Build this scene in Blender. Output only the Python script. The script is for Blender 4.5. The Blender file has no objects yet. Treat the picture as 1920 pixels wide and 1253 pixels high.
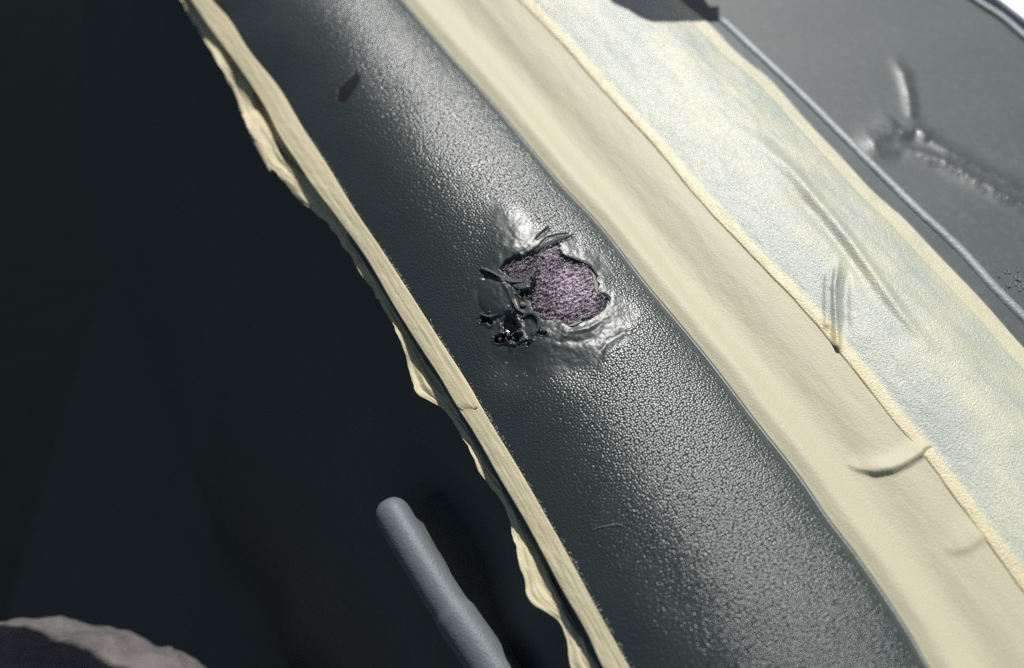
import bpy, math, random
import numpy as np
from mathutils import Vector

scene = bpy.context.scene
random.seed(4)
RNG = np.random.default_rng(7)
R = math.radians

# ------------------------------------------------------------------ camera
TH = R(35.0)                 # camera pitch away from straight down
DIST = 0.35
LENS = 35.0
TGT = np.array([0.0, 0.0, -0.004])
FWD = np.array([0, math.sin(TH), -math.cos(TH)])
RGT = np.array([1.0, 0, 0])
UPV = np.array([0, math.cos(TH), math.sin(TH)])
CAM = TGT - FWD * DIST
cam_data = bpy.data.cameras.new("camera")
cam = bpy.data.objects.new("camera", cam_data)
scene.collection.objects.link(cam)
cam.location = CAM
cam.rotation_euler = (TH, 0, 0)
cam_data.lens = LENS
cam_data.sensor_width = 36.0
cam_data.sensor_fit = 'HORIZONTAL'
cam_data.clip_start = 0.01
cam_data.clip_end = 200.0
cam_data.dof.use_dof = True
cam_data.dof.focus_distance = 0.348
cam_data.dof.aperture_fstop = 5.4
scene.camera = cam

# ------------------------------------------------------------------ sky, sun, exposure
SUN = np.array([0.139, 0.655, 0.743])
SUN /= np.linalg.norm(SUN)
elev = math.asin(SUN[2])
world = bpy.data.worlds.new("World")
scene.world = world
world.use_nodes = True
wn = world.node_tree.nodes
wl = world.node_tree.links
wn.clear()
wo = wn.new("ShaderNodeOutputWorld")
bg = wn.new("ShaderNodeBackground")
sky = wn.new("ShaderNodeTexSky")
sky.sky_type = 'NISHITA'
sky.sun_disc = False
sky.dust_density = 1.2
sky.ozone_density = 1.0
sky.sun_elevation = elev
sky.sun_rotation = math.atan2(SUN[0], SUN[1])
bg.inputs[1].default_value = 0.055
wl.new(sky.outputs[0], bg.inputs[0])
wl.new(bg.outputs[0], wo.inputs[0])
sun_data = bpy.data.lights.new("sun", 'SUN')
sun_data.energy = 4.4
sun_data.angle = R(0.5)
sun_data.color = (1.0, 0.985, 0.95)
sun = bpy.data.objects.new("sun", sun_data)
scene.collection.objects.link(sun)
sun.location = SUN * 2
sun.rotation_euler = Vector(SUN).to_track_quat('Z', 'Y').to_euler()
scene.view_settings.view_transform = 'Standard'
scene.view_settings.look = 'None'
scene.view_settings.exposure = 0.0
scene.view_settings.gamma = 1.0
scene.render.film_transparent = False
scene.cycles.use_denoising = False

# ------------------------------------------------------------------ pixel <-> place
KX = 36.0 / LENS / 1920.0
def at(px, py, z):
    px = np.asarray(px, float); py = np.asarray(py, float); z = np.asarray(z, float)
    x = (px - 960.0) * KX; y = -(py - 626.5) * KX
    d = FWD + x[..., None] * RGT + y[..., None] * UPV
    t = (z - CAM[2]) / d[..., 2]
    return CAM + t[..., None] * d
def proj(P):
    q = P - CAM
    dep = q @ FWD
    return 960.0 + (q @ RGT) / dep / KX, 626.5 - (q @ UPV) / dep / KX
_a = at(1450, 1253, -.005) - at(600, 0, -.005)
AX = _a[:2] / np.linalg.norm(_a[:2])          # along the strip, towards the viewer
PX = np.array([-AX[1], AX[0]])                # across, to the right
if PX[0] < 0: PX = -PX
def wu(P):
    q = P[..., :2] - TGT[:2]
    return q @ AX, q @ PX
def xyz(w, u, z):
    w, u, z = np.broadcast_arrays(w, u, z)
    xy = TGT[:2] + w[..., None] * AX + u[..., None] * PX
    return np.concatenate([xy, z[..., None]], -1)

def hermite(xs, ys):
    xs = np.asarray(xs, float); ys = np.asarray(ys, float)
    o = np.argsort(xs); xs, ys = xs[o], ys[o]
    k = np.concatenate([[True], np.diff(xs) > 1e-5]); xs, ys = xs[k], ys[k]
    m = np.gradient(ys, xs)
    n = max(2, len(xs) // 3)
    s0 = (ys[n] - ys[0]) / (xs[n] - xs[0]); s1 = (ys[-1] - ys[-1 - n]) / (xs[-1] - xs[-1 - n])
    m[0], m[-1] = s0, s1
    def f(x):
        x = np.asarray(x, float)
        i = np.clip(np.searchsorted(xs, x) - 1, 0, len(xs) - 2)
        h = xs[i + 1] - xs[i]; t = (x - xs[i]) / h
        tt = np.clip(t, 0, 1)
        v = ((2*tt**3 - 3*tt**2 + 1)*ys[i] + (tt**3 - 2*tt**2 + tt)*h*m[i]
             + (-2*tt**3 + 3*tt**2)*ys[i + 1] + (tt**3 - tt**2)*h*m[i + 1])
        v = np.where(x < xs[0], ys[0] + s0*(x - xs[0]), v)
        return np.where(x > xs[-1], ys[-1] + s1*(x - xs[-1]), v)
    return f
def edge(pts, z):
    p = np.array(pts, float)
    w, u = wu(at(p[:, 0], p[:, 1], np.full(len(p), z)))
    return hermite(w, u)

def sstep(a, b, x):
    t = np.clip((x - a) / (b - a), 0, 1)
    return t*t*(3 - 2*t)
_perm = RNG.random((256, 256))
def vnoise(x, y):
    xi = np.floor(x).astype(int); yi = np.floor(y).astype(int)
    fx = x - xi; fy = y - yi
    fx = fx*fx*(3 - 2*fx); fy = fy*fy*(3 - 2*fy)
    g = lambda i, j: _perm[i % 256, j % 256]
    return ((g(xi, yi)*(1 - fx) + g(xi + 1, yi)*fx)*(1 - fy)
            + (g(xi, yi + 1)*(1 - fx) + g(xi + 1, yi + 1)*fx)*fy) * 2 - 1
def fbm(x, y, n=4):
    s = 0; a = 1.0
    for k in range(n):
        s = s + a*vnoise(x*2**k + 17.3*k, y*2**k + 5.1*k); a *= .5
    return s
def seg_dist(px, py, poly, closed=False):
    """distance to a polyline, and parameter 0..1 along it"""
    p = np.array(poly, float)
    q = np.roll(p, -1, 0) if closed else p[1:]
    p = p if closed else p[:-1]
    L = np.hypot(*(q - p).T); acc = np.concatenate([[0], np.cumsum(L)])
    best = np.full(np.shape(px), 1e9); par = np.zeros(np.shape(px)); side = np.zeros(np.shape(px))
    for k in range(len(p)):
        dx, dy = q[k] - p[k]
        t = np.clip(((px - p[k, 0])*dx + (py - p[k, 1])*dy) / (L[k]**2 + 1e-9), 0, 1)
        ex = px - p[k, 0] - t*dx; ey = py - p[k, 1] - t*dy
        d = np.hypot(ex, ey); m = d < best
        best = np.where(m, d, best); par = np.where(m, (acc[k] + t*L[k]) / acc[-1], par)
        side = np.where(m, np.sign(dx*ey - dy*ex), side)
    return best, par, side
def inside(px, py, poly):
    p = np.array(poly, float); c = np.zeros(np.shape(px), bool)
    for k in range(len(p)):
        x0, y0 = p[k]; x1, y1 = p[(k + 1) % len(p)]
        if y0 == y1: continue
        c ^= ((y0 > py) != (y1 > py)) & (px < (x1 - x0)*(py - y0)/(y1 - y0) + x0)
    return c
def sdist(px, py, poly):
    d = seg_dist(px, py, poly, True)[0]
    return np.where(inside(px, py, poly), -d, d)

# ------------------------------------------------------------------ objects
def link_mesh(name, V, F, mat, parent=None, uv=None, attrs=None, smooth=True):
    V = np.asarray(V, float).reshape(-1, 3)
    c = np.array([V[:, 0].mean(), V[:, 1].mean(), V[:, 2].min()])
    base = np.array(parent.location) if parent is not None and parent.parent is None else np.zeros(3)
    if parent is not None and parent.parent is not None:
        base = np.array(parent.parent.location) + np.array(parent.location)
    me = bpy.data.meshes.new(name)
    if isinstance(F, np.ndarray):
        n = len(F); k = F.shape[1]
        me.vertices.add(len(V)); me.vertices.foreach_set("co", (V - c).ravel())
        me.loops.add(n*k); me.loops.foreach_set("vertex_index", F.ravel().astype(np.int32))
        me.polygons.add(n)
        me.polygons.foreach_set("loop_start", np.arange(0, n*k, k, dtype=np.int32))
        me.polygons.foreach_set("loop_total", np.full(n, k, np.int32))
        me.update(calc_edges=True)
    else:
        me.from_pydata((V - c).tolist(), [], F)
    if smooth:
        me.polygons.foreach_set("use_smooth", np.ones(len(me.polygons), bool))
    if uv is not None:
        li = np.zeros(len(me.loops), np.int32); me.loops.foreach_get("vertex_index", li)
        me.uv_layers.new(name="UVMap").data.foreach_set("uv", np.asarray(uv, float)[li].ravel())
    for k, a in (attrs or {}).items():
        at_ = me.attributes.new(k, 'FLOAT', 'POINT'); at_.data.foreach_set("value", np.asarray(a, np.float32).ravel())
    me.validate(); me.update()
    me.materials.append(mat)
    o = bpy.data.objects.new(name, me)
    scene.collection.objects.link(o)
    o.location = c - base
    if parent is not None: o.parent = parent
    return o
def tag(o, label=None, cat=None, group=None, kind=None):
    for k, v in (('label', label), ('category', cat), ('group', group), ('kind', kind)):
        if v: o[k] = v
    return o
def thing(name, loc, label, cat, group=None):
    o = bpy.data.objects.new(name, None); scene.collection.objects.link(o)
    o.empty_display_size = .01
    o.location = loc
    return tag(o, label, cat, group)
def grid_faces(n, m, keep=None):
    i = np.arange(n*m).reshape(n, m)
    f = np.stack([i[:-1, :-1], i[1:, :-1], i[1:, 1:], i[:-1, 1:]], -1).reshape(-1, 4)
    return f if keep is None else f[keep.reshape(-1)]
def fix_up(V, F):
    """faces of a height sheet turned to look up"""
    a, b, c = V[F[:, 0]], V[F[:, 1]], V[F[:, 2]]
    n = np.cross(b - a, c - a)
    return F if n[:, 2].mean() > 0 else F[:, ::-1]
def sheet(name, P, mat, parent=None, uv=None, attrs=None, keep=None):
    n, m = P.shape[:2]
    V = P.reshape(-1, 3); F = fix_up(V, grid_faces(n, m, keep))
    return link_mesh(name, V, np.ascontiguousarray(F), mat, parent,
                     None if uv is None else uv.reshape(-1, 2),
                     {k: a.reshape(-1) for k, a in (attrs or {}).items()})
def resample(P, n):
    P = np.asarray(P, float)
    # smooth catmull-rom then even spacing
    Q = []
    E = np.vstack([2*P[0] - P[1], P, 2*P[-1] - P[-2]])
    for k in range(1, len(E) - 2):
        p0, p1, p2, p3 = E[k - 1:k + 3]
        for t in np.linspace(0, 1, 12, endpoint=False):
            Q.append(.5*((2*p1) + (-p0 + p2)*t + (2*p0 - 5*p1 + 4*p2 - p3)*t*t + (-p0 + 3*p1 - 3*p2 + p3)*t**3))
    Q.append(E[-2]); Q = np.array(Q)
    s = np.concatenate([[0], np.cumsum(np.linalg.norm(np.diff(Q, axis=0), axis=1))])
    x = np.linspace(0, s[-1], n)
    return np.stack([np.interp(x, s, Q[:, j]) for j in range(Q.shape[1])], 1)
def sweep(P, half_w, half_t, up=None, roll=0.0, nr=10, ends=True, wob=0.0):
    """closed flattened tube along P (n,3); half_w, half_t scalars or arrays"""
    n = len(P)
    hw = np.broadcast_to(np.asarray(half_w, float), (n,)); ht = np.broadcast_to(np.asarray(half_t, float), (n,))
    rl = np.broadcast_to(np.asarray(roll, float), (n,))
    T = np.gradient(P, axis=0); T /= np.linalg.norm(T, axis=1)[:, None] + 1e-12
    U = np.tile(np.array([0, 0, 1.0]) if up is None else up, (n, 1))
    S = np.cross(T, U); S /= np.linalg.norm(S, axis=1)[:, None] + 1e-12
    U = np.cross(S, T)
    S2 = S*np.cos(rl)[:, None] + U*np.sin(rl)[:, None]; U2 = -S*np.sin(rl)[:, None] + U*np.cos(rl)[:, None]
    an = np.linspace(0, 2*np.pi, nr, endpoint=False)
    V = (P[:, None] + S2[:, None]*(np.cos(an)[None, :, None]*hw[:, None, None])
         + U2[:, None]*(np.sin(an)[None, :, None]*ht[:, None, None]))
    if wob:
        V = V + RNG.normal(0, wob, V.shape)
    V = V.reshape(-1, 3)
    F = []
    for i in range(n - 1):
        for j in range(nr):
            F.append((i*nr + j, (i + 1)*nr + j, (i + 1)*nr + (j + 1) % nr, i*nr + (j + 1) % nr))
    if ends:
        F.append(tuple(range(nr))); F.append(tuple((n - 1)*nr + j for j in range(nr))[::-1])
    return V, F
def join(parts):
    V = []; F = []; o = 0
    for v, f in parts:
        V.append(v); F += [tuple(i + o for i in q) for q in f]; o += len(v)
    return np.vstack(V), F

# ------------------------------------------------------------------ materials
class Mat:
    def __init__(s, name):
        s.m = bpy.data.materials.new(name); s.m.use_nodes = True
        s.nt = s.m.node_tree; s.nt.nodes.clear()
        s.out = s.n('ShaderNodeOutputMaterial'); s.b = s.n('ShaderNodeBsdfPrincipled')
        s.l(s.b.outputs[0], s.out.inputs[0])
    def n(s, t, **kw):
        x = s.nt.nodes.new(t)
        for k, v in kw.items(): setattr(x, k, v)
        return x
    def l(s, a, b): s.nt.links.new(a, b)
    def inp(s, sock, v):
        if isinstance(v, bpy.types.NodeSocket): s.l(v, sock)
        elif v is not None: sock.default_value = v
    def set(s, **kw):
        for k, v in kw.items():
            s.inp(s.b.inputs[k.replace('_', ' ')], v)
    def math(s, op, a, b=None, c=None, clamp=False):
        x = s.n('ShaderNodeMath', operation=op, use_clamp=clamp)
        for i, v in enumerate((a, b, c)):
            if v is not None: s.inp(x.inputs[i], v)
        return x.outputs[0]
    def attr(s, name): return s.n('ShaderNodeAttribute', attribute_name=name).outputs['Fac']
    def uv(s, scale=(1, 1, 1), rot=0):
        t = s.n('ShaderNodeTexCoord'); m = s.n('ShaderNodeMapping')
        m.inputs['Scale'].default_value = scale; m.inputs['Rotation'].default_value = (0, 0, rot)
        s.l(t.outputs['UV'], m.inputs[0]); return m.outputs[0]
    def obj(s, scale=(1, 1, 1)):
        t = s.n('ShaderNodeTexCoord'); m = s.n('ShaderNodeMapping')
        m.inputs['Scale'].default_value = scale
        s.l(t.outputs['Object'], m.inputs[0]); return m.outputs[0]
    def noise(s, vec, scale, detail=3, rough=.55, dist=0.0):
        x = s.n('ShaderNodeTexNoise'); s.l(vec, x.inputs['Vector'])
        x.inputs['Scale'].default_value = scale; x.inputs['Detail'].default_value = detail
        x.inputs['Roughness'].default_value = rough; x.inputs['Distortion'].default_value = dist
        return x.outputs[0]
    def voro(s, vec, scale, feature='F1', rnd=.9, smooth=.3, dims='3D'):
        x = s.n('ShaderNodeTexVoronoi', feature=feature, voronoi_dimensions=dims)
        s.l(vec, x.inputs['Vector']); x.inputs['Scale'].default_value = scale
        x.inputs['Randomness'].default_value = rnd
        if feature == 'SMOOTH_F1': x.inputs['Smoothness'].default_value = smooth
        return x.outputs[0]
    def ramp(s, fac, stops, interp='LINEAR'):
        x = s.n('ShaderNodeValToRGB'); s.inp(x.inputs[0], fac); x.color_ramp.interpolation = interp
        e = x.color_ramp.elements
        while len(e) < len(stops): e.new(.5)
        for k, (p, c) in enumerate(stops):
            e[k].position = p; e[k].color = (c, c, c, 1) if isinstance(c, (int, float)) else (*c, 1)
        return x.outputs[0]
    def mix(s, fac, a, b):
        x = s.n('ShaderNodeMix', data_type='RGBA'); s.inp(x.inputs[0], fac)
        for i, v in ((6, a), (7, b)):
            if isinstance(v, tuple): v = (*v, 1)
            s.inp(x.inputs[i], v)
        return x.outputs[2]
    def mixf(s, fac, a, b):
        x = s.n('ShaderNodeMix', data_type='FLOAT'); s.inp(x.inputs[0], fac)
        s.inp(x.inputs[2], a); s.inp(x.inputs[3], b); return x.outputs[0]
    def bump(s, h, dist, strength=1.0, nrm=None):
        x = s.n('ShaderNodeBump'); s.l(h, x.inputs['Height'])
        s.inp(x.inputs['Distance'], dist); s.inp(x.inputs['Strength'], strength)
        if nrm: s.l(nrm, x.inputs['Normal'])
        return x.outputs[0]

def vinyl_mat(name, col, rough=.42, pitch=1.15, height=.00016, spec=.5, masked=True):
    """pebble grained vinyl; UV in millimetres"""
    m = Mat(name)
    uv = m.uv()
    wv = m.n('ShaderNodeVectorMath', operation='ADD')
    wob = m.n('ShaderNodeTexNoise'); m.l(uv, wob.inputs['Vector']); wob.inputs['Scale'].default_value = .35
    sc = m.n('ShaderNodeVectorMath', operation='SCALE'); m.l(wob.outputs['Color'], sc.inputs[0]); sc.inputs['Scale'].default_value = .4
    m.l(uv, wv.inputs[0]); m.l(sc.outputs[0], wv.inputs[1])
    v = m.voro(wv.outputs[0], 1.0/pitch, 'F1', .7, .15, '2D')
    peb = m.math('SUBTRACT', 1.0, m.math('MULTIPLY', m.math('MULTIPLY', v, v), 2.6))
    fine = m.noise(uv, 4.0, 3, .6)
    big = m.noise(uv, .08, 3, .5)
    if masked:
        g = m.attr('grain')
        ch = m.attr('char')
        melt = m.noise(uv, 1.6, 4, .62, .2)
        h = m.math('ADD', m.math('MULTIPLY', peb, g),
                   m.math('ADD', m.math('MULTIPLY', fine, .10), m.math('MULTIPLY', melt, m.mixf(g, .38, 0.0))))
        rough_ = m.mixf(ch, m.mixf(g, .40, rough), .12)
        colr = m.mix(ch, m.mix(big, tuple(c*.85 for c in col), tuple(c*1.15 for c in col)), (.006, .006, .006))
    else:
        h = m.math('ADD', peb, m.math('MULTIPLY', fine, .2)); rough_ = rough
        colr = m.mix(big, tuple(c*.85 for c in col), tuple(c*1.15 for c in col))
    m.set(Base_Color=colr, Roughness=rough_, Specular_IOR_Level=spec, Normal=m.bump(h, height))
    return m.m

def tape_mat(name, cream, grey, blot, rough=.5, trans=.25, spec=.5, crepe=.00016):
    """crepe paper tape; UV in millimetres, u across the tape; blot = share of grey wet-out"""
    m = Mat(name)
    uv = m.uv()
    n1 = m.noise(uv, .05, 4, .6); n2 = m.noise(m.uv((1.1, 1.7, 1)), 1.2, 4, .7)
    n3 = m.noise(uv, 1.15, 2, .6)
    pa = m.attr('stuck')
    f = m.math('MULTIPLY', m.math('ADD', m.math('MULTIPLY', m.math('SUBTRACT', n1, .5), .9), pa), blot, clamp=True)
    f2 = m.math('MULTIPLY', f, m.ramp(n3, [(.3, .55), (.7, 1.0)]), clamp=True)
    c = m.mix(f2, cream, grey)
    c = m.mix(m.math('MULTIPLY', m.ramp(n2, [(.35, 0.0), (.75, 1.0)]), .14), c, tuple(x*.72 for x in cream))
    c = m.mix(m.attr('edge'), c, (cream[0]*1.06, cream[1]*.98, cream[2]*.84))
    n4 = m.noise(uv, 2.2, 2, .6)
    h = m.math('ADD', m.math('MULTIPLY', n2, .5), m.math('ADD', m.math('MULTIPLY', n3, .7), m.math('MULTIPLY', n4, .35)))
    c = m.mix(m.math('MULTIPLY', m.ramp(n4, [(.3, 1.0), (.7, 0.0)]), .12), c, tuple(x*.7 for x in cream))
    nb = m.bump(h, crepe)
    m.set(Base_Color=c, Roughness=rough, Specular_IOR_Level=spec, Normal=nb)
    if trans:
        t = m.n('ShaderNodeBsdfTranslucent'); m.l(c, t.inputs[0])
        mx = m.n('ShaderNodeMixShader'); mx.inputs[0].default_value = trans
        m.l(m.b.outputs[0], mx.inputs[1]); m.l(t.outputs[0], mx.inputs[2]); m.l(mx.outputs[0], m.out.inputs[0])
    return m.m

def plain_mat(name, col, rough=.5, spec=.5, nscale=800, nh=.00005, var=.2, detail=3):
    m = Mat(name)
    o = m.obj()
    n = m.noise(o, nscale, detail, .6); b = m.noise(o, 30, 3, .5)
    m.set(Base_Color=m.mix(b, tuple(c*(1 - var) for c in col), tuple(c*(1 + var) for c in col)),
          Roughness=rough, Specular_IOR_Level=spec, Normal=m.bump(n, nh))
    return m.m

M_VINYL = vinyl_mat('grained_vinyl', (.029, .039, .037), rough=.315, pitch=1.0, height=.000088, spec=.62)
CREAM = (.66, .60, .40)
M_TAPE_L = tape_mat('crepe_tape_left', (.82, .73, .47), (.5, .46, .33), .2, rough=.55, trans=.24, spec=.35)
M_TAPE_IN = tape_mat('crepe_tape_inner', (.71, .66, .445), (.59, .585, .45), .5, rough=.5, trans=.2, spec=.45)
M_TAPE_OUT = tape_mat('crepe_tape_outer', (.68, .64, .43), (.30, .365, .36), 1.1, rough=.34, trans=.08, spec=.8, crepe=.00029)
M_PANEL = plain_mat('hazed_grey_trim', (.085, .100, .096), .50, .5, 1500, .00006, .10)  # grey raised to hold the lens haze over the trim
M_BEAD = plain_mat('grained_trim_bead', (.22, .245, .25), .5, .9, 1100, .00022, .2, 4)
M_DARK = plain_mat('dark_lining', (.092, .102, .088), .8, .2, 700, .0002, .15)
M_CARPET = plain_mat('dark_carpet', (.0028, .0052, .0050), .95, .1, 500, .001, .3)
M_HANDLE = plain_mat('grey_textured_plastic', (.12, .142, .152), .55, .6, 900, .00022, .12)
M_WHITE = plain_mat('bright_outside_white', (.85, .86, .87), .25, .5, 200, .00001, .02)  # white that stands for the bright outside
M_CHAR = plain_mat('glossy_char', (.008, .0075, .008), .3, .5, 1500, .0003, .4)
M_FOAM = plain_mat('pale_foam', (.33, .33, .28), .8, .3, 2500, .0003, .25)
M_TAN = plain_mat('scorched_foam', (.30, .21, .14), .7, .3, 2500, .0004, .35)
M_CRUST = plain_mat('melted_vinyl', (.042, .052, .052), .5, .5, 1500, .00040, .25, 5)
M_SCUFF = plain_mat('bare_vinyl_nick', (.007, .008, .008), .7, .2, 900, .00004, .15)
M_HAIR = plain_mat('pale_lint', (.25, .27, .26), .5, .5, 900, .00001, .1)
M_FLUFF = plain_mat('fluff_white', (.6, .6, .55), .6, .3, 900, .00001, .1)

def trim_mat():
    m = Mat('hazed_grey_trim_worn')
    o = m.obj(); g = m.attr('worn')
    st = m.noise(m.obj((1, 1, 1)), 900, 4, .7); b = m.noise(o, 25, 4, .55)
    c = m.mix(b, (.050, .062, .060), (.063, .076, .074))  # base grey lifted to include the veiling glare
    c = m.mix(m.math('MULTIPLY', m.ramp(m.noise(o, 260, 4, .7), [(.5, 0.0), (.72, 1.0)]), .22), c, (.19, .20, .20))
    h = m.math('MULTIPLY', st, m.mixf(g, .2, .6))
    m.set(Base_Color=c, Roughness=m.mixf(g, .5, .30), Specular_IOR_Level=.6, Normal=m.bump(h, .00022))
    return m.m
M_TRIM = trim_mat()
def fabric_mat():
    m = Mat('scorched_fabric')
    o = m.uv()
    n = m.noise(o, 1.4, 4, .65, .3); b = m.noise(o, .22, 3, .5); hue = m.noise(o, .7, 2, .5)
    lit = m.mix(m.ramp(hue, [(.35, 0.0), (.65, 1.0)]), (.70, .62, .64), (.78, .54, .67))
    c = m.mix(m.math('MULTIPLY', m.ramp(n, [(.38, 0.0), (.56, 1.0)]), m.attr('pink')), (.028, .022, .028), lit)  # pink glints and the dark voids between them put into the colour
    m.set(Base_Color=c, Roughness=.30, Specular_IOR_Level=1.0, Normal=m.bump(m.noise(o, 2.6, 4, .7), .0003))
    return m.m
M_FABRIC = fabric_mat()
def cloth_mat():
    m = Mat('faded_grey_cloth')
    o = m.obj()
    w1 = m.n('ShaderNodeTexWave'); m.l(o, w1.inputs[0]); w1.inputs['Scale'].default_value = 420; w1.inputs['Distortion'].default_value = 1.5
    b = m.noise(o, 60, 5, .65)
    c = m.mix(m.ramp(b, [(.3, 0.0), (.7, 1.0)]), (.125, .115, .118), (.26, .235, .23))
    m.set(Base_Color=c, Roughness=.9, Specular_IOR_Level=.15, Normal=m.bump(m.math('ADD', w1.outputs[1], m.noise(o, 500, 3)), .0004))
    return m.m
M_CLOTH = cloth_mat()

# ------------------------------------------------------------------ lines of the place
Z1, Z2, Z3, Z4, Z5, Z6, Z7 = -.0135, -.0160, -.0235, -.0083, -.0050, -.0085, -.0095
E1 = edge([(399, 3), (423, 29), (469, 99), (523, 166), (571, 246), (613, 310), (667, 398), (712, 464), (766, 547),
           (823, 636), (875, 716), (924, 799), (975, 883), (1029, 977), (1084, 1075), (1134, 1169), (1181, 1253)], Z1)
E2 = edge([(360, 4), (396, 57), (437, 112), (472, 163), (498, 204), (523, 255), (555, 303), (587, 351), (624, 399), (689, 489),
           (737, 572), (779, 639), (823, 706), (859, 767), (885, 807), (939, 901), (982, 973), (1058, 1114), (1102, 1190), (1131, 1253)], Z2)
L3 = [(338, 0), (367, 48), (405, 112), (428, 150), (446, 190), (455, 215), (470, 248), (492, 281), (503, 313), (523, 329), (555, 367),
           (587, 396), (610, 415), (648, 470), (705, 556), (737, 611), (757, 655), (764, 690), (792, 744), (812, 755), (834, 772), (855, 799),
           (899, 883), (950, 959), (968, 1030), (982, 1085), (1000, 1132), (1020, 1146), (1045, 1163), (1060, 1192), (1073, 1253)]
E3 = edge(L3, Z3)
E3hi = edge(L3, Z3 + .008)
E4 = edge([(752, 0), (830, 90), (920, 190), (1000, 285), (1055, 350), (1119, 417), (1215, 538), (1300, 640), (1322, 667), (1424, 800),
           (1501, 898), (1555, 977), (1602, 1038), (1663, 1125), (1710, 1198), (1741, 1253)], Z4)
E5 = edge([(972, 0), (1060, 92), (1165, 211), (1200, 247), (1310, 375), (1400, 473), (1495, 572), (1566, 655), (1639, 745), (1681, 799),
           (1727, 851), (1783, 926), (1840, 1006), (1916, 1107)], Z5)
E6 = edge([(1275, 0), (1324, 39), (1384, 101), (1440, 146), (1511, 225), (1575, 292), (1650, 371), (1684, 400), (1767, 486), (1847, 569), (1920, 652)], Z6)
E7 = edge([(1348, 37), (1425, 109), (1500, 180), (1575, 255), (1650, 330), (1721, 400), (1799, 473), (1863, 544), (1920, 601)], Z7)

# ------------------------------------------------------------------ floor and side wall (the dark well on the left)
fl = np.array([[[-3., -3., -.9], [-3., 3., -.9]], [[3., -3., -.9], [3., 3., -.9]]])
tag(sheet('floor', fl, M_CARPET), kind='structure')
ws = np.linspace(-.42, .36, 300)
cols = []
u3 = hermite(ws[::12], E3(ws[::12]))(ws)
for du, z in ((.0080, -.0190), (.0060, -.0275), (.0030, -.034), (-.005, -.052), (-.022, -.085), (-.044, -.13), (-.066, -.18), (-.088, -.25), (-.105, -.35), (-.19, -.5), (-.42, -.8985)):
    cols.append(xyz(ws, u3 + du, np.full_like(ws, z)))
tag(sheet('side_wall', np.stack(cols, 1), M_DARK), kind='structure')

# ------------------------------------------------------------------ the padded strip
prof = lambda t: -.0380*(t - .60)**2 - .0022*sstep(.945, 1.0, t) - .05*np.clip(t - 1, 0, 1) - .02*np.clip(-t, 0, 1)
def strip_z(w, u):
    t = (u - E1(w)) / (E4(w) - E1(w))
    return prof(t)
def on_strip(px, py, lift=0.0):
    z = np.full(np.shape(px), -.002)
    for _ in range(12):
        P = at(px, py, z + lift); w, u = wu(P)
        z = .5*z + .5*strip_z(w, u)
    return at(px, py, z + lift)

PATCH = [(937, 503), (944, 490), (958, 482), (979, 479), (1004, 472), (1023, 465), (1047, 457), (1050, 476), (1058, 484), (1074, 490), (1094, 497), (1110, 508),
         (1119, 527), (1121, 550), (1138, 559), (1134, 577), (1106, 597), (1088, 607), (1070, 611), (1050, 603), (1023, 600), (1004, 587), (996, 568), (1000, 545),
         (1004, 522), (985, 526), (966, 524), (950, 514)]
SMOOTH = [(915, 378), (960, 378), (1000, 398), (1040, 428), (1090, 455), (1135, 485), (1160, 540), (1185, 590), (1190, 630), (1150, 665), (1120, 690), (1060, 712), (1000, 728),
          (945, 712), (905, 660), (886, 600), (886, 545), (905, 490), (915, 440)]
PITS = [(912, 601, 10, 9, 2.6), (937, 631, 10, 9, 2.6), (958, 612, 15, 22, 1.6), (965, 634, 12, 9, 2.4), (988, 641, 9, 4, 1.2), (1012, 626, 12, 5, 1.5),
        (984, 550, 11, 8, 2.2), (999, 540, 5, 14, 1.6), (1018, 480, 5, 4, .8)]
CREASES = [([(1000, 472), (1022, 463), (1048, 452), (1078, 441)], 3.0, -.9), ([(1004, 452), (1016, 440), (1032, 425)], 2.5, -.55), ([(1010, 464), (1026, 447), (1050, 441), (1070, 438)], 2.2, -.5),
           ([(1018, 446), (1024, 436), (1030, 432)], 2.0, -.4),
           ([(1118, 668), (1142, 640), (1168, 624), (1205, 622)], 6, -.3), ([(1128, 676), (1152, 652), (1180, 640)], 6, .15), ([(1170, 615), (1200, 640), (1222, 670)], 9, -.15),
           ([(930, 520), (945, 536), (958, 560), (966, 580), (982, 592)], 4, .7), ([(905, 520), (930, 530), (958, 540)], 3, -.6),
           ([(958, 655), (950, 678)], 3.5, -.5), ([(1060, 625), (1100, 618), (1130, 600)], 5, .3), ([(1040, 640), (1090, 640), (1120, 632)], 6, -.3)]
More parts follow.
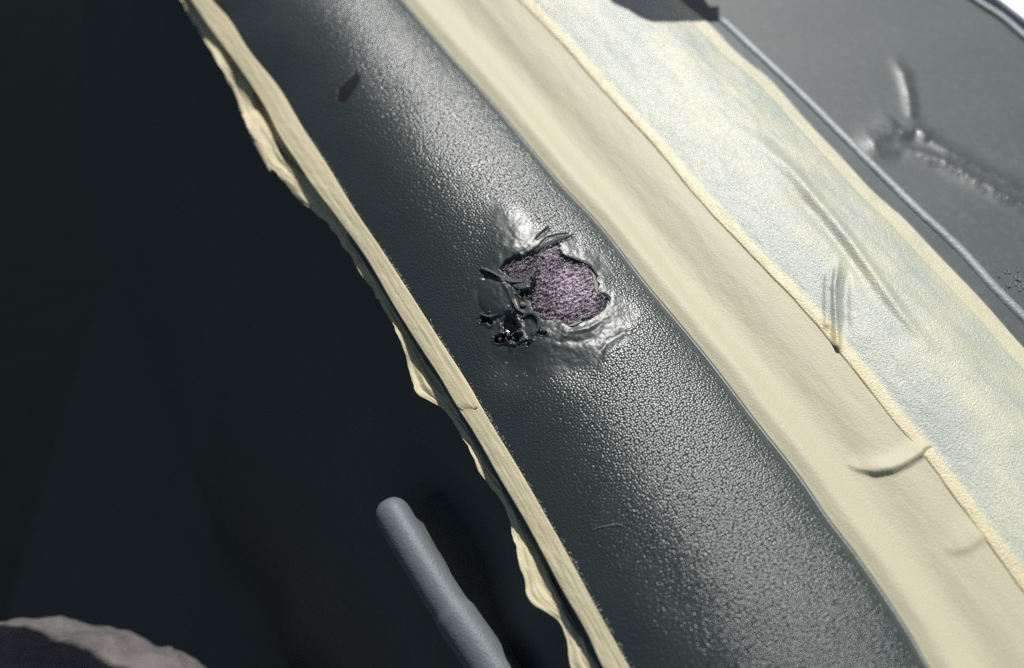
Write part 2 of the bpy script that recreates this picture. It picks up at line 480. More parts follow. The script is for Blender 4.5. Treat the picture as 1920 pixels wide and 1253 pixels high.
def damage(px, py):
    """height in metres above the sound strip, grain and char masks; px, py in photograph pixels"""
    H = np.zeros(px.shape); G = np.ones(px.shape); C = np.zeros(px.shape)
    k = (px > 820) & (px < 1290) & (py > 320) & (py < 790)
    x, y = px[k], py[k]
    n1 = fbm(x/22, y/22, 4); n2 = fbm(x/6 + 40, y/6, 3); n3 = fbm(x/60 + 9, y/60, 3)
    d = sdist(x + 2.2*n2 + 1.5*n1, y - 2.2*n2 + 1.5*n1, PATCH)
    ds = sdist(x, y, SMOOTH) + 16*n1*.6 + 10*n3
    g = sstep(-42, 16, ds)
    # second lifted fringe in the grain
    h = 1.15*np.exp(-(((x - 966)/50)**2 + ((y - 425)/54)**2))
    h += .3*np.exp(-((d - 12)/16)**2)*(d > -2)*(.8 + .35*n1)
    dome = np.hypot((x - 930)/33, (y - 556)/40)
    h += 1.9*np.sqrt(np.clip(1 - dome**2, 0, 1))
    h -= 1.3*np.exp(-(((x - 955)/45)**2 + ((y - 690)/38)**2))
    h -= .9*np.exp(-(((x - 1085)/50)**2 + ((y - 690)/30)**2))
    h += .4*np.exp(-(((x - 1170)/52)**2 + ((y - 668)/44)**2))
    h += .55*np.exp(-(((x - 1020)/70)**2 + ((y - 640)/22)**2))
    h += (1 - g)*(.09*n1 + .06*n2 + .2*n3)
    for poly, wd, a in CREASES:
        dd, t, sd = seg_dist(x, y, poly)
        h += a*np.exp(-(dd/wd)**2)*np.clip(np.minimum(t, 1 - t)*6 + .25, 0, 1)
    # the torn opening: the skin dives under the fabric
    h = np.where(d < 3, h*sstep(-6, 3, d) - 3.2*sstep(2.0, -7, d), h)
    c = np.zeros(x.shape)
    for (cx, cy, rx, ry, dp) in PITS:
        q = np.hypot((x - cx + 4*n2 + 2*n1)/rx, (y - cy + 4*n1 - 3*n2)/ry)
        h -= dp*sstep(1.15, .45, q); c = np.maximum(c, sstep(1.2, .8, q))
        h += .5*np.exp(-((q - 1.25)/.22)**2)
    c = np.maximum(c, .75*sstep(2, -3, d))
    dn = np.hypot((x - 900)/1, (y - 900)/1)
    H[k] = h*.001; G[k] = g; C[k] = c
    # the small nick near the top
    return H, G, C

w_far = np.arange(-.34, -.075, .0011); w_mid = np.arange(-.075, .05, .00028); w_near = np.arange(.05, .31, .0011)
W = np.concatenate([w_far, w_mid, w_near])[:, None]
tt = np.linspace(-.09, 1.05, 270)[None, :]
Ug = E1(W) + tt*(E4(W) - E1(W))
Zg = prof(tt) + 0*W
# long gentle unevenness of the padding
Zg = Zg + .00035*fbm(W*22, Ug*40 + 3, 2)
P0 = xyz(W, Ug, Zg)
ppx, ppy = proj(P0.reshape(-1, 3)); ppx = ppx.reshape(Zg.shape); ppy = ppy.reshape(Zg.shape)
H, G, C = damage(ppx, ppy)
G = G * (1 - .65*sstep(.06, -.02, tt)) * (1 - .8*sstep(.965, .995, tt))
NICK = [(633, 188), (636, 168), (652, 152), (668, 137), (672, 142), (668, 158), (656, 178), (645, 192)]
kk = (ppx > 590) & (ppx < 720) & (ppy > 90) & (ppy < 240)
dn = np.full(Zg.shape, 99.0); dn[kk] = sdist(ppx[kk], ppy[kk], NICK)
G = G*sstep(0, 3, dn); H = H - .0004*sstep(3, -2, dn)
P1 = xyz(W, Ug, Zg + H)
kw = np.interp(W, [-.34, -.12, 0, .12, .2, .31], [.9, .95, 1.06, 1.3, 1.5, 1.6])
kl = np.cumsum(kw[:, 0]*np.gradient(W[:, 0]))[:, None]
UVs = np.stack([(Ug - .5*(E1(W) + E4(W)))*kw*1000, kl*1000 + 0*Ug], -1)
strip = thing('armrest', (TGT[0], TGT[1], -.03), 'black grained vinyl strip with a burnt, torn hole between the masking tapes', 'armrest')
sheet('vinyl_cover', P1, M_VINYL, strip, UVs, {'grain': G, 'char': C})
# nick
nx, ny = np.meshgrid(np.linspace(628, 676, 40), np.linspace(132, 196, 50), indexing='ij')
nk = sdist(nx, ny, NICK)
Pn = on_strip(nx, ny, .00005)
okn = (nk[:-1, :-1] < 1.5)
sheet('nick', Pn, M_SCUFF, strip, keep=okn)
# piping beside the right hand tape
wb = np.linspace(-.33, .30, 320)
ub = E4(wb) - .0008
V, F = sweep(xyz(wb, ub, strip_z(wb, ub) + .0001), .00055, .00055, nr=8)
link_mesh('piping', V, F, M_VINYL if False else M_BEAD, strip)

# exposed fabric in the opening
fx, fy = np.meshgrid(np.arange(926, 1150, .55), np.arange(446, 622, .55), indexing='ij')
fd = sdist(fx, fy, PATCH)
P = on_strip(fx, fy, 0.0)
dirx = np.cos(R(-24)); diry = np.sin(R(-24))
al = fx*dirx + fy*diry; ac = -fx*diry + fy*dirx
weave = fbm(al/7 + 3, ac/2.6, 3); lump = fbm(fx/9, fy/9 + 8, 4); fibr = fbm(al/2.5, ac/2.2 + 30, 2)
left = sstep(1015, 985, fx)
hz = -.0004 + .00055*weave*(1 - .4*left) + .0003*lump + .00022*fibr + .0006*sstep(40, 0, np.hypot((fx - 1075)/1.2, fy - 545)) - .0007*left
P[..., 2] += hz
pink = np.clip(.25 + .95*np.exp(-(((fx - 1072)/42)**2 + ((fy - 545)/40)**2)) + .5*np.exp(-(((fx - 1035)/20)**2 + ((fy - 472)/14)**2)) + .25*lump, .1, 1)*(1 - .65*left)
sheet('exposed_fabric', P, M_FABRIC, strip, np.stack([fx, fy], -1)*.19, {'pink': pink}, keep=(fd[:-1, :-1] < 7))
# loose fibres on the fabric
parts = []
tries = 0
while len(parts) < 420 and tries < 9000:
    tries += 1
    x0 = random.uniform(935, 1140); y0 = random.uniform(455, 612)
    if sdist(np.array(x0), np.array(y0), PATCH) > 0: continue
    a = R(-24) + random.gauss(0, .6); L = random.uniform(4, 10)
    xs = x0 + np.cos(a)*np.linspace(-L/2, L/2, 5); ys = y0 + np.sin(a)*np.linspace(-L/2, L/2, 5) + random.uniform(-1.5, 1.5)*np.array([0, .6, 1, .6, 0])
    lf = -.0010 + np.array([0, .0005, .0008, .0005, 0])*random.uniform(.4, 1.1)
    Pf = on_strip(xs, ys, 0.0); Pf[:, 2] += lf + .0002
    parts.append(sweep(Pf, .00007, .00007, nr=4))
V, F = join(parts)
o = link_mesh('fibres', V, F, M_FABRIC, strip, np.stack([V[:, 0]*1000, V[:, 1]*1000], -1), {'pink': RNG.random(len(V))*.8 + .2})
o['kind'] = 'stuff'

def ribbon(name, pts, hw, ht, lift, mat, roll=0.0, n=26, wob=.00006, label=None):
    """pts in photograph pixels on the strip; hw, ht in mm; lift in mm"""
    q = resample(np.array(pts, float), n)
    s = np.linspace(0, 1, n)
    lf = np.interp(s, np.linspace(0, 1, len(lift)), lift)*.001
    Pq = on_strip(q[:, 0], q[:, 1], 0.0); Pq[:, 2] += lf
    hw_ = np.interp(s, np.linspace(0, 1, len(hw)), hw)*.001
    ht_ = np.interp(s, np.linspace(0, 1, len(ht)), ht)*.00062
    rl = np.interp(s, np.linspace(0, 1, len(roll)), roll) if isinstance(roll, (list, tuple)) else roll
    V, F = sweep(Pq, hw_, ht_, roll=rl, nr=12, wob=wob)
    o = link_mesh(name, V, F, mat, strip)
    if label: o['label'] = label
    return o
ribbon('torn_flap', [(900, 503), (914, 509), (928, 517), (943, 525), (958, 530), (975, 529), (990, 524), (1002, 514)], [.25, .7, .9, .95, .9, 1.0, .9, .3], [.15, .28, .35, .35, .35, .3, .25, .1],
       [.7, 1.2, 1.5, 1.3, 1.0, .9, 1.1, 1.2], M_CRUST, [.1, .3, .5, .5, .2, .1, -.1, -.2])
ribbon('torn_flap', [(962, 535), (972, 538), (984, 538), (996, 528)], [.5, 1.4, 1.5, .5], [.15, .25, .25, .12], [.6, .8, .9, 1.0], M_CRUST, -.15)
ribbon('torn_flap', [(1003, 515), (1002, 528), (998, 542), (993, 552)], [.3, .5, .5, .3], [.2, .3, .3, .2], [1.0, .9, .5, .0], M_SCUFF, .5)
ribbon('torn_flap', [(978, 598), (988, 591), (1000, 591), (1009, 600), (1010, 613), (1005, 624), (997, 632)], [.4, .8, .9, .85, .8, .6, .3], [.3, .5, .55, .5, .45, .4, .2], [.2, .8, 1.2, 1.2, 1.0, .6, .1], M_CRUST, [0, -.2, -.3, -.3, -.3, -.3, -.2])
ribbon('torn_flap', [(944, 540), (956, 552), (962, 568), (970, 581), (985, 590)], [.3, .45, .5, .5, .3], [.2, .3, .3, .3, .2], [1.2, 1.1, .9, .8, .5], M_CRUST, .2)
ribbon('torn_flap', [(898, 588), (908, 594), (920, 596), (932, 592)], [.2, .5, .55, .2], [.15, .25, .3, .15], [.5, 1.0, 1.1, .8], M_CRUST, .3)
ribbon('torn_flap', [(1000, 473), (1016, 466), (1030, 461), (1046, 453), (1062, 446), (1078, 441)], [.15, .5, .75, .8, .5, .12], [.1, .16, .18, .18, .14, .06], [.6, 1.0, 1.2, 1.2, .9, .4], M_CRUST, [-.1, -.25, -.3, -.3, -.2, 0])
ribbon('torn_flap', [(1051, 472), (1060, 480), (1076, 486), (1096, 493), (1110, 502), (1121, 519)], [.15, .5, .6, .6, .5, .2], [.12, .22, .25, .25, .2, .1], [.4, .7, .8, .7, .7, .5], M_CRUST, [.2, .25, .25, .2, .2, .1])
ribbon('torn_flap', [(1120, 556), (1130, 553), (1140, 558), (1143, 566)], [.15, .45, .5, .15], [.1, .2, .2, .1], [.4, .9, 1.0, .5], M_CRUST, -.3)
ribbon('foam_edge', [(1106, 507), (1113, 516), (1117, 530), (1119, 546), (1124, 554)], [.15, .6, .75, .6, .15], [.1, .25, .3, .25, .1], [-.3, -.1, .0, .1, .1], M_FOAM, .2)
ribbon('foam_edge', [(1064, 612), (1072, 611), (1082, 607), (1090, 603)], [.12, .5, .5, .12], [.1, .22, .22, .1], [.2, .35, .35, .2], M_FOAM, .1)
ribbon('foam_edge', [(1014, 480), (1018, 479), (1021, 483)], [.3, .5, .3], [.2, .35, .2], [.0, .1, .0], M_FOAM, 0, label='pale round speck of foam')
def blob(name, cx, cy, rx, ry, rz, lift, mat, seed=0):
    an = np.linspace(0, 2*np.pi, 22, endpoint=False); ph = np.linspace(.02, np.pi - .02, 12)
    c = on_strip(np.array(float(cx)), np.array(float(cy)), 0.0); c[2] += lift*.001
    V = []
    for p in ph:
        for a in an:
            n = 1 + .22*float(fbm(np.array(np.cos(a)*1.3*np.sin(p) + seed*3.1 + 9), np.array(np.sin(a)*1.3*np.sin(p) + np.cos(p) + seed), 3))
            V.append(c + np.array([rx*np.cos(a)*np.sin(p)*n, ry*np.sin(a)*np.sin(p)*n, rz*np.cos(p)*n])*.001)
    F = [(i*22 + j, (i + 1)*22 + j, (i + 1)*22 + (j + 1) % 22, i*22 + (j + 1) % 22) for i in range(11) for j in range(22)]
    F.append(tuple(range(22))); F.append(tuple(11*22 + j for j in range(22))[::-1])
    return link_mesh(name, np.array(V), F, mat, strip)
blob('foam_crumb', 981, 573, 1.0, .9, .6, .55, M_TAN, 3)
for i, (x, y, r, l) in enumerate([(912, 607, .75, -1.3), (938, 634, .9, -1.1), (951, 640, .6, -.6), (963, 634, .8, -.7), (970, 622, .5, -.2), (973, 612, .4, .1), (958, 640, .5, -.5), (987, 643, .5, -.2), (993, 641, .45, -.2), (999, 546, .5, .0), (991, 555, .6, -.2), (957, 582, .5, .4), (930, 622, .5, -.9)]):
    blob('char_bead', x, y, r, r*1.1, r*.7, l, M_CHAR, i)
# a pale lint hair lying on the vinyl
for pts, lab in (([(1110, 994), (1122, 989), (1140, 986), (1156, 983), (1168, 985)], 'thin pale hair lying on the black vinyl below the burn'),):
    q = resample(np.array(pts, float), 24); Pq = on_strip(q[:, 0], q[:, 1], .00022)
    V, F = sweep(Pq, .00011, .00009, nr=6)
    tag(link_mesh('lint_hair', V, F, M_HAIR), lab, 'hair')
# fuzz of adhesive and dust along the left tape's inner edge
parts = []
for k in range(900):
    w = random.uniform(-.14, .17)
    if float(vnoise(np.array(w*140), np.array(3.3))) < random.uniform(-.9, .6): continue
    u0 = float(E1(w)) + random.uniform(-.0004, .0006)
    p = xyz(np.array(w), np.array(u0), np.array(float(strip_z(w, u0)) + .0004))
    d = np.array([PX[0], PX[1], .3])*random.uniform(.0002, .0008) + np.array([AX[0], AX[1], 0])*random.gauss(0, .0005)
    Pq = p + np.linspace(0, 1, 4)[:, None]*d + np.array([0, 0, 1])*np.array([0, .0002, .0002, 0])[:, None]
    parts.append(sweep(Pq, .00006, .00006, nr=4))
V, F = join(parts)
tag(link_mesh('lint_fuzz', V, F, M_FLUFF), 'white fuzz along the left tape edge on the vinyl', 'lint', kind='stuff')

parts = []
def speck(x, y, sz):
    c = on_strip(np.array(float(x)), np.array(float(y)), .0001)
    v = c + RNG.normal(0, 1, (8, 3))*np.array([sz, sz, sz*.5])*.001
    return v, [(0, 1, 2), (0, 2, 3), (3, 2, 4), (4, 5, 1), (1, 5, 6), (6, 5, 7), (7, 4, 3)]
for k in range(46):
    x, y = (random.gauss(1000, 45), random.gauss(690, 22)) if k < 30 else (random.uniform(760, 1350), 0)
    if k >= 30: y = (x - 760)*1.45 + 150 + random.uniform(-120, 120)
    if sdist(np.array(x), np.array(y), PATCH) < 12: continue
    parts.append(speck(x, y, random.uniform(.05, .13)))
V, F = join(parts)
tag(link_mesh('dust', V, F, M_FLUFF, smooth=False), 'pale specks of dust on the melted vinyl below the burn', 'dust', kind='stuff')

# ------------------------------------------------------------------ base body right of the strip, and the tapes on it
def base_z(w, u):
    """smooth body under the right hand tapes and the dark trim"""
    a, b, c = E4(w), E5(w), E6(w)
    t1 = (u - a)/(b - a); t2 = (u - b)/(c - b)
    z1 = Z4 - .0004 + (Z5 - Z4)*sstep(-.1, 1.15, t1) + .0016*np.exp(-((t1 - .14)/.12)**2) - .0014*np.exp(-((t1 - .45)/.2)**2)
    z2 = Z5 - .0004 + (Z6 - Z5)*np.clip(t2, 0, 1.0) + .0042*np.sin(np.pi*np.clip(t2, 0, 1))**1.0*(1 - .25*t2)
    z3 = Z6 - .0004 - .17*(u - c)
    k = .06
    z12 = z1*(1 - sstep(1 - k, 1 + k, t1)) + z2*sstep(1 - k, 1 + k, t1)
    return np.where(t2 > 1, z3, z12)
TAPE_T = .00055

def on_base(px, py, lift=0.0):
    z = np.full(np.shape(px), -.006)
    for _ in range(14):
        P = at(px, py, z + lift); w, u = wu(P); z = .5*z + .5*base_z(w, u)
    return at(px, py, z + lift)

# inner tape
W2 = np.arange(-.34, .30, .0007)[:, None]
tq = np.linspace(0, 1, 200)[None, :]
over = .0042
Ui = E4(W2) + tq*(E5(W2) + over - E4(W2))
# the edge wanders a little, as hand laid tape does
Zi = base_z(W2, Ui) + TAPE_T
px, py = proj(xyz(W2, Ui, Zi).reshape(-1, 3)); px = px.reshape(Zi.shape); py = py.reshape(Zi.shape)
Zi = Zi + .00022*fbm(W2*9 + 3, Ui*110, 2)*np.sin(np.pi*np.clip(tq, 0, 1)) + .00006*fbm(W2*90, Ui*300, 3)
for poly, wd, a, sh in (([(1585, 868), (1608, 880), (1640, 887), (1672, 882), (1700, 870), (1727, 852)], 4.5, .0016, 1), ([(1765, 1027), (1790, 1032), (1815, 1027), (1840, 1008)], 8, .0005, 1)):
    dd, t, sd = seg_dist(px, py, poly)
    env = np.clip(t*2.5, 0, 1)
    prof_ = np.where(sd*sh > 0, np.exp(-(dd/wd)**2), np.exp(-(dd/(wd*5))**2))
    Zi = Zi + a*env*prof_*(dd < 90)
Zi[:, 0] -= .0004
UVi = np.stack([Ui*1000 + 0*W2, W2*1000 + 0*Ui], -1)
stk = .25 + 0*Zi
inner = sheet('masking_tape', xyz(W2, Ui, Zi), M_TAPE_IN, None, UVi, {'stuck': stk, 'edge': 0*Zi})
tag(inner, 'cream masking tape lying right beside the black vinyl strip, to its right', 'masking tape', 'lengths of masking tape around the vinyl strip')

# outer tape
W3 = np.arange(-.34, .30, .00075)[:, None]
tq = np.linspace(0, 1, 210)[None, :]
edge_wob = .0003*fbm(W3*60, W3*0 + 2, 3)
Uo = E5(W3) + edge_wob + tq*(E6(W3) - E5(W3) - edge_wob)
Zo = base_z(W3, Uo) + TAPE_T + .0003 + .00015*sstep(.006, .001, Uo - E5(W3))
px, py = proj(xyz(W3, Uo, Zo).reshape(-1, 3)); px = px.reshape(Zo.shape); py = py.reshape(Zo.shape)
Zo = Zo + .00022*fbm(W3*25 + 30, Uo*120, 3)*np.sin(np.pi*tq) + .00008*fbm(W3*150, Uo*260, 3)
for poly, wd, a in (([(1400, 250), (1490, 330), (1550, 400), (1598, 461), (1633, 512), (1690, 590), (1740, 650)], 11, .0013), ([(1470, 345), (1528, 405), (1572, 452), (1610, 500), (1640, 560)], 16, -.0009),
                    ([(1572, 490), (1563, 540), (1565, 600), (1569, 652)], 6, .0015), ([(1552, 500), (1549, 550), (1550, 610)], 5, .0007), ([(1590, 500), (1585, 560), (1588, 625)], 9, -.0008),
                    ([(1400, 250), (1470, 320), (1540, 380)], 22, .0006), ([(1240, 110), (1330, 210), (1430, 320)], 24, -.0004)):
    dd, t, sd = seg_dist(px, py, poly)
    Zo = Zo + a*np.exp(-(dd/wd)**2)*np.clip(np.minimum(t, (1 - t) if wd > 7 or a < 0 else 1)*4 + .15, 0, 1)
lip = 1 - sstep(.0070, .0086, E6(W3) - Uo + .0006*fbm(W3*25, W3*0, 2))
Zo = Zo - .00035*lip
Zo[:, 0] -= .00035; Zo[:, -1] -= .0006
lap = sstep(over + .0003, over - .0003, Uo - E5(W3) + .0005*fbm(W3*40, W3*0 + 7, 3))
m1 = np.exp(-(((px - 1440)/120)**2 + ((py - 480)/110)**2)); m2 = np.exp(-(((px - 1660)/45)**2 + ((py - 625)/55)**2)); m3 = np.exp(-(((px - 1730)/60)**2 + ((py - 740)/60)**2))
stk = np.clip(.55 + .35*m1 + .35*m2 + .25*m3 + .25*sstep(.22, .08, tq) + .22*fbm(W3*30, Uo*90, 3), 0, 1)*(1 - lap)*(1 - .85*lip)*(1 - .6*sstep(.0025, 0, np.abs(Uo - E5(W3) - over)))
UVo = np.stack([Uo*1000 + 0*W3, W3*1000 + 0*Uo], -1)
outer = sheet('masking_tape', xyz(W3, Uo, Zo), M_TAPE_OUT, None, UVo, {'stuck': stk, 'edge': lap + 0*Zo})
tag(outer, 'shiny wrinkled masking tape next to the dark grey trim, overlapping the inner tape', 'masking tape', 'lengths of masking tape around the vinyl strip')

# ------------------------------------------------------------------ dark trim panel on the right
trim = thing('trim_panel', tuple(on_base(np.array(1700.), np.array(200.))), 'dark grey plastic trim with a raised bead, right of the tape', 'trim panel')
W4 = np.arange(-.40, .20, .0008)[:, None]
E8 = edge([(1700, -100), (1770, -42), (1826, 0), (1878, 34), (1925, 74), (1990, 130), (2080, 215)], -.028)
s = np.linspace(0, 1, 300)[None, :]
Up = E4(W4) + .0015 + s*(E8(W4) + .005 - E4(W4))
Zp = base_z(W4, Up)
Zp = np.where(Up < E6(W4), Zp - .0003, Zp)
px, py = proj(xyz(W4, Up, Zp).reshape(-1, 3)); px = px.reshape(Zp.shape); py = py.reshape(Zp.shape)
gr = 0*Zp
crn = fbm(px/11, py/14, 2)
for poly, wd, a in (([(1672, 105), (1694, 140), (1704, 180), (1710, 228)], 11, .0010), ([(1640, 290), (1690, 280), (1762, 304), (1837, 345), (1930, 396), (2000, 440)], 14, .0019),
                    ([(1690, 235), (1740, 262), (1781, 289), (1837, 319), (1930, 362), (2000, 396)], 13, .0017), ([(1610, 285), (1650, 262), (1685, 232)], 26, .0014), ([(1672, 262), (1715, 245), (1745, 262)], 13, .0012)):
    dd, t, sd = seg_dist(px, py, poly)
    e = np.exp(-(dd/wd)**2)*np.clip(t*3 + .05, 0, 1)*np.clip((1 - t)*6 + .3, 0, 1)
    Zp = Zp + a*e*(1 + .07*crn); gr = np.maximum(gr, e)
sheet('panel', xyz(W4, Up, Zp), M_TRIM, trim, None, {'worn': gr})
def base_line(name, pts, r, lift, mat, parent, wob=.00006, n=200, extra=None):
    q = resample(np.array(pts, float), n)
    P = on_base(q[:, 0], q[:, 1], lift)
    if extra is not None: P = np.vstack([P, P[-1] + (P[-1] - P[-6])*np.linspace(.3, extra, 12)[:, None]])
    rr = np.full(len(P), r); rr[:4] = r*np.array([.35, .7, .88, .97])
    V, F = sweep(P, rr, rr*.85, nr=16, wob=wob)
    return link_mesh(name, V, F, mat, parent)
base_line('bead', [(1346, 35), (1425, 109), (1500, 180), (1575, 255), (1650, 330), (1721, 400), (1799, 473), (1863, 544), (1935, 616), (2000, 682)], .0027, -.0008, M_BEAD, trim)
base_line('outer_bead', [(1700, -100), (1770, -42), (1826, 0), (1878, 34), (1925, 74), (1990, 130), (2080, 215)], .0022, .0004, M_BEAD, trim)
for i in range(16):
    x = random.uniform(1862, 1935); y = random.uniform(488, 545)
    base_line('nib', [(x, y), (x + random.uniform(1, 4), y + random.uniform(4, 8)), (x + random.uniform(0, 8), y + random.uniform(10, 14))], .0004, .0000, M_PANEL, trim, n=8)

# white sheet added in place of the bright outside, top right corner
c0 = at(np.array(1858.), np.array(-8.), np.array(-.037)); c1 = at(np.array(1930.), np.array(48.), np.array(-.037))
d = (c1 - c0); d /= np.linalg.norm(d); nrm = np.array([-d[1], d[0], 0]); nrm = nrm if nrm[0] > 0 else -nrm
s = np.linspace(-.2, .25, 30)
cols = []
for off, z in ((0, -.012), (0, 0), (.002, .001), (.02, .001), (.06, -.006), (.16, -.03)):
    cols.append(c0 + s[:, None]*d + nrm*off + np.array([0, 0, z]))
tag(sheet('bright_outside', np.stack(cols, 1), M_WHITE), 'white sheet standing in for the bright outside beyond the dark trim, top right corner', 'bright outside')

# ------------------------------------------------------------------ left tapes
def left_tape(w0, w1, lift, label, end=False):
    Wl = np.arange(w0, w1, .0006)[:, None]
    w = Wl[:, 0]
    e1, e2, e3, e3h = E1(w), E2(w), E3(w), E3hi(w)
    if end:    # torn, rounded lower end
        k = np.clip((w - (w1 - .006))/.006, 0, 1); shrink = np.sqrt(np.clip(1 - k**2, 0.0, 1))
        mid = e1 - .002; e1 = mid + (e1 - mid)*shrink
        e2 = mid + (e2 - mid)*shrink; kk_ = np.clip(1 - k, .02, 1); e3h = e2 + (e3h - e2)*kk_; e3 = e2 + (e3 - e2)*kk_
    jag = .0004*fbm(w*200, w*0 + 21, 3); e3 = e3 + jag; e3h = e3h + jag
    pxl, pyl = proj(xyz(w, e3, np.full_like(w, Z3)))
    rows = []; UV = []
    na, nb, nc = 22, 6, 26
    crumple = fbm(w*70, w*0 + 1, 3)
    up_edge = .0010 + .0042*np.clip(fbm(w*38 + 4, w*0 + 12, 2) + .25, 0, 1) + .0030*np.exp(-((pyl - 255)/40)**2) + .0020*np.exp(-((pyl - 1060)/60)**2)
    for j in range(na):                      # top band
        t = j/(na - 1)
        u = e1 + (e2 - e1)*t
        z = Z1 + lift + .0002 + (Z2 - Z1)*t + .0003*np.sin(np.pi*t)*(.8 + .5*crumple) + .00020*(.4 - np.abs(fbm(w*20 + 3, w*0 + t*7, 3)))*min(1, t*4)*min(1, (1 - t)*4 + .3) + .00010*fbm(w*230, w*0 + t*5, 2)*min(1, t*4)
        if j == 0: z = z - .0002
        rows.append(xyz(w, u, z)); UV.append(np.stack([np.full_like(w, t*8), w*1000], -1))
    drop = .0048 + .0012*fbm(w*45, w*0 + 5, 2)
    for j in range(1, nb + 1):               # turn under
        t = j/nb
        u = e2 + .0022*np.sin(t*np.pi/2)
        z = Z2 + lift + .0002 - drop*t
        rows.append(xyz(w, u, z)); UV.append(np.stack([np.full_like(w, 8 + t*4), w*1000], -1))
    zb = Z2 + lift + .0002 - drop
    for j in range(1, nc + 1):               # loose lower flange
        t = j/nc
        ez = Z3 + up_edge
        e3z = e3 + (e3h - e3)*up_edge/.008
        u = e2 + .0022 + (e3z - e2 - .0022)*t
        z = zb + (ez - zb)*t**1.3 + .0011*np.sin(np.pi*min(1, t*1.1))*(.45 - np.abs(fbm(w*42 + 4*t, w*0 + 5*t + 7, 3))) + .0003*fbm(w*160, t*8 + w*0, 3)
        rows.append(xyz(w, u, z)); UV.append(np.stack([np.full_like(w, 12 + t*8), w*1000], -1))
    P = np.stack(rows, 1); U = np.stack(UV, 1)
    o = sheet('masking_tape', P, M_TAPE_L, None, U, {'stuck': np.zeros(P.shape[:2]), 'edge': np.zeros(P.shape[:2])})
    return tag(o, label, 'masking tape', 'lengths of masking tape around the vinyl strip')
wa, _ = wu(at(np.array(872.), np.array(776.), np.array(Z1)))
wb_, _ = wu(at(np.array(800.), np.array(650.), np.array(Z1)))
upper_tape = left_tape(-.33, float(wa), .00045, 'crumpled tan masking tape left of the vinyl, upper length with a rounded end', end=True)
left_tape(float(wb_), .29, 0.0, 'crumpled tan masking tape left of the vinyl, lower length with a ragged hanging edge')

q = resample(np.array([(453, 204), (462, 226), (474, 252), (490, 284), (502, 310), (507, 322)], float), 30)
Pq = at(q[:, 0], q[:, 1], Z3 + .0045 + .0012*np.sin(np.linspace(0, 5, 30)))
sw = np.sin(np.linspace(.25, np.pi - .2, 30))
V, F = sweep(Pq, .0013*sw, .00016*sw + .00004, roll=-.5, nr=10)
fl_ = link_mesh('curled_edge', V, F, M_TAPE_L, upper_tape, np.stack([V[:, 0]*1000, V[:, 1]*1000], -1))

# ------------------------------------------------------------------ pocket rim in the dark, lower middle
ZH = -.050
pocket = thing('door_pocket', tuple(at(np.array(830.), np.array(1080.), np.array(ZH - .05))), 'grey rounded rim catching the sun in the dark, left of the lower tape', 'door pocket')
q = resample(np.array([(727, 945), (748, 985), (780, 1038), (812, 1090), (838, 1131), (868, 1176), (900, 1222), (944, 1290), (1010, 1385), (1080, 1500)], float), 120)
Pq = at(q[:, 0], q[:, 1], np.full(120, ZH))
rr = np.full(120, .0066); rr[:8] = .0066*np.sqrt(1 - (1 - np.linspace(.15, 1, 8))**3)
rr = rr + .0007*sstep(.35, .38, np.linspace(0, 1, 120))
V, F = sweep(Pq, rr, rr, nr=32)
link_mesh('rim', V, F, M_HANDLE, pocket)
L = Pq.copy()
cols = [L + np.array([PX[0], PX[1], 0])*o_ + np.array([0, 0, z]) for o_, z in ((-.004, -.06), (-.0045, -.02), (-.003, -.004), (.004, -.004), (.014, -.009), (.028, -.011), (.06, -.011))]
sheet('pocket_panel', np.stack(cols, 1), M_DARK, pocket)

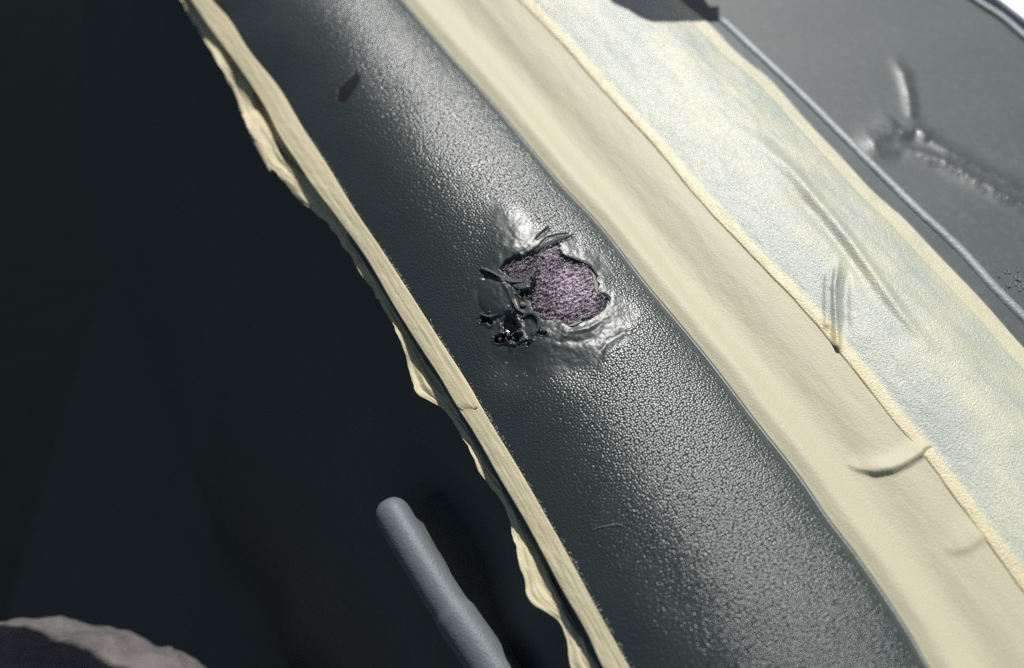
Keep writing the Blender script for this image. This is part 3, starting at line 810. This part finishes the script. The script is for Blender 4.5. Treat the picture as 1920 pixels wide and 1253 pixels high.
# ------------------------------------------------------------------ cloth, bottom left
cc = at(np.array(0.), np.array(1622.), np.array(-.15))
nu, nv = 260, 180
a, b = np.meshgrid(np.linspace(0, 2*np.pi, nu), np.linspace(.001, np.pi*.62, nv), indexing='ij')
rad = .100
dx = np.cos(a)*np.sin(b); dy = np.sin(a)*np.sin(b); dz = np.cos(b)
fold = .0011*fbm(dx*14 + 3, dy*14 + dz*6, 4) + .0022*np.exp(-(np.sin(dx*16 + 2.2*dy*6 + .6)/.22)**2)*(.4 + .6*vnoise(dx*9, dy*9))
rr = rad + fold + .0055*np.exp(-((a - R(104))/R(13))**2)*sstep(.2, .9, b) - .0022*np.exp(-((a - R(68))/R(4.5))**2)*sstep(.5, 1.1, b)
P = cc + np.stack([dx*rr*1.05, dy*rr, dz*rr*.8 - .03 - .15*np.clip(b - 1.5, 0, 1)], -1)
P_CLOTH = P
tag(sheet('cloth', P, M_CLOTH), 'rumpled faded grey cloth in the bottom left corner, half in shade', 'cloth')

# ------------------------------------------------------------------ unseen blocker added above the frame, shaped to shade the top of the tape
sp = on_base(np.array([1120., 1150., 1179., 1200., 1223., 1255., 1300., 1350.]), np.array([-25., 5., 19., 32., 41., 42., 38., 36.]), .001)
up = sp + SUN*.16
top = up + np.array([.0, .10, .06])
mid = up + np.array([0, .004, .002])
V = np.stack([up + np.array([0, .006, -.010]), up, mid, top], 1)
tag(sheet('tape_shade_blocker', V, M_DARK), kind='structure')

# unseen slab added high on the left, out of frame, to shade the cloth
from mathutils.bvhtree import BVHTree
_t = BVHTree.FromPolygons([tuple(v) for v in P_CLOTH.reshape(-1, 3)], [tuple(int(i) for i in f) for f in grid_faces(*P_CLOTH.shape[:2])])
def cloth_hit(px, py):
    d = at(np.array(float(px)), np.array(float(py)), np.array(-.3)) - CAM
    h = _t.ray_cast(Vector(CAM), Vector(d / np.linalg.norm(d)))[0]
    return np.array(h) if h is not None else at(np.array(float(px)), np.array(float(py)), np.array(-.12))
qa = cloth_hit(112, 1202) + SUN*.62
qb = cloth_hit(236, 1251) + SUN*.62
dq = (qb - qa)/np.linalg.norm(qb - qa); nq = np.cross(dq, SUN); nq /= np.linalg.norm(nq)
nq = nq if nq[0] < 0 else -nq
V = np.stack([qa - dq*.5, qb + dq*.05], 0)[:, None] + np.stack([SUN*0, nq*.25, nq*.25 + SUN*.04, SUN*.04, SUN*0], 0)[None]
tag(sheet('cloth_shade_slab', V, M_DARK, ), kind='structure')
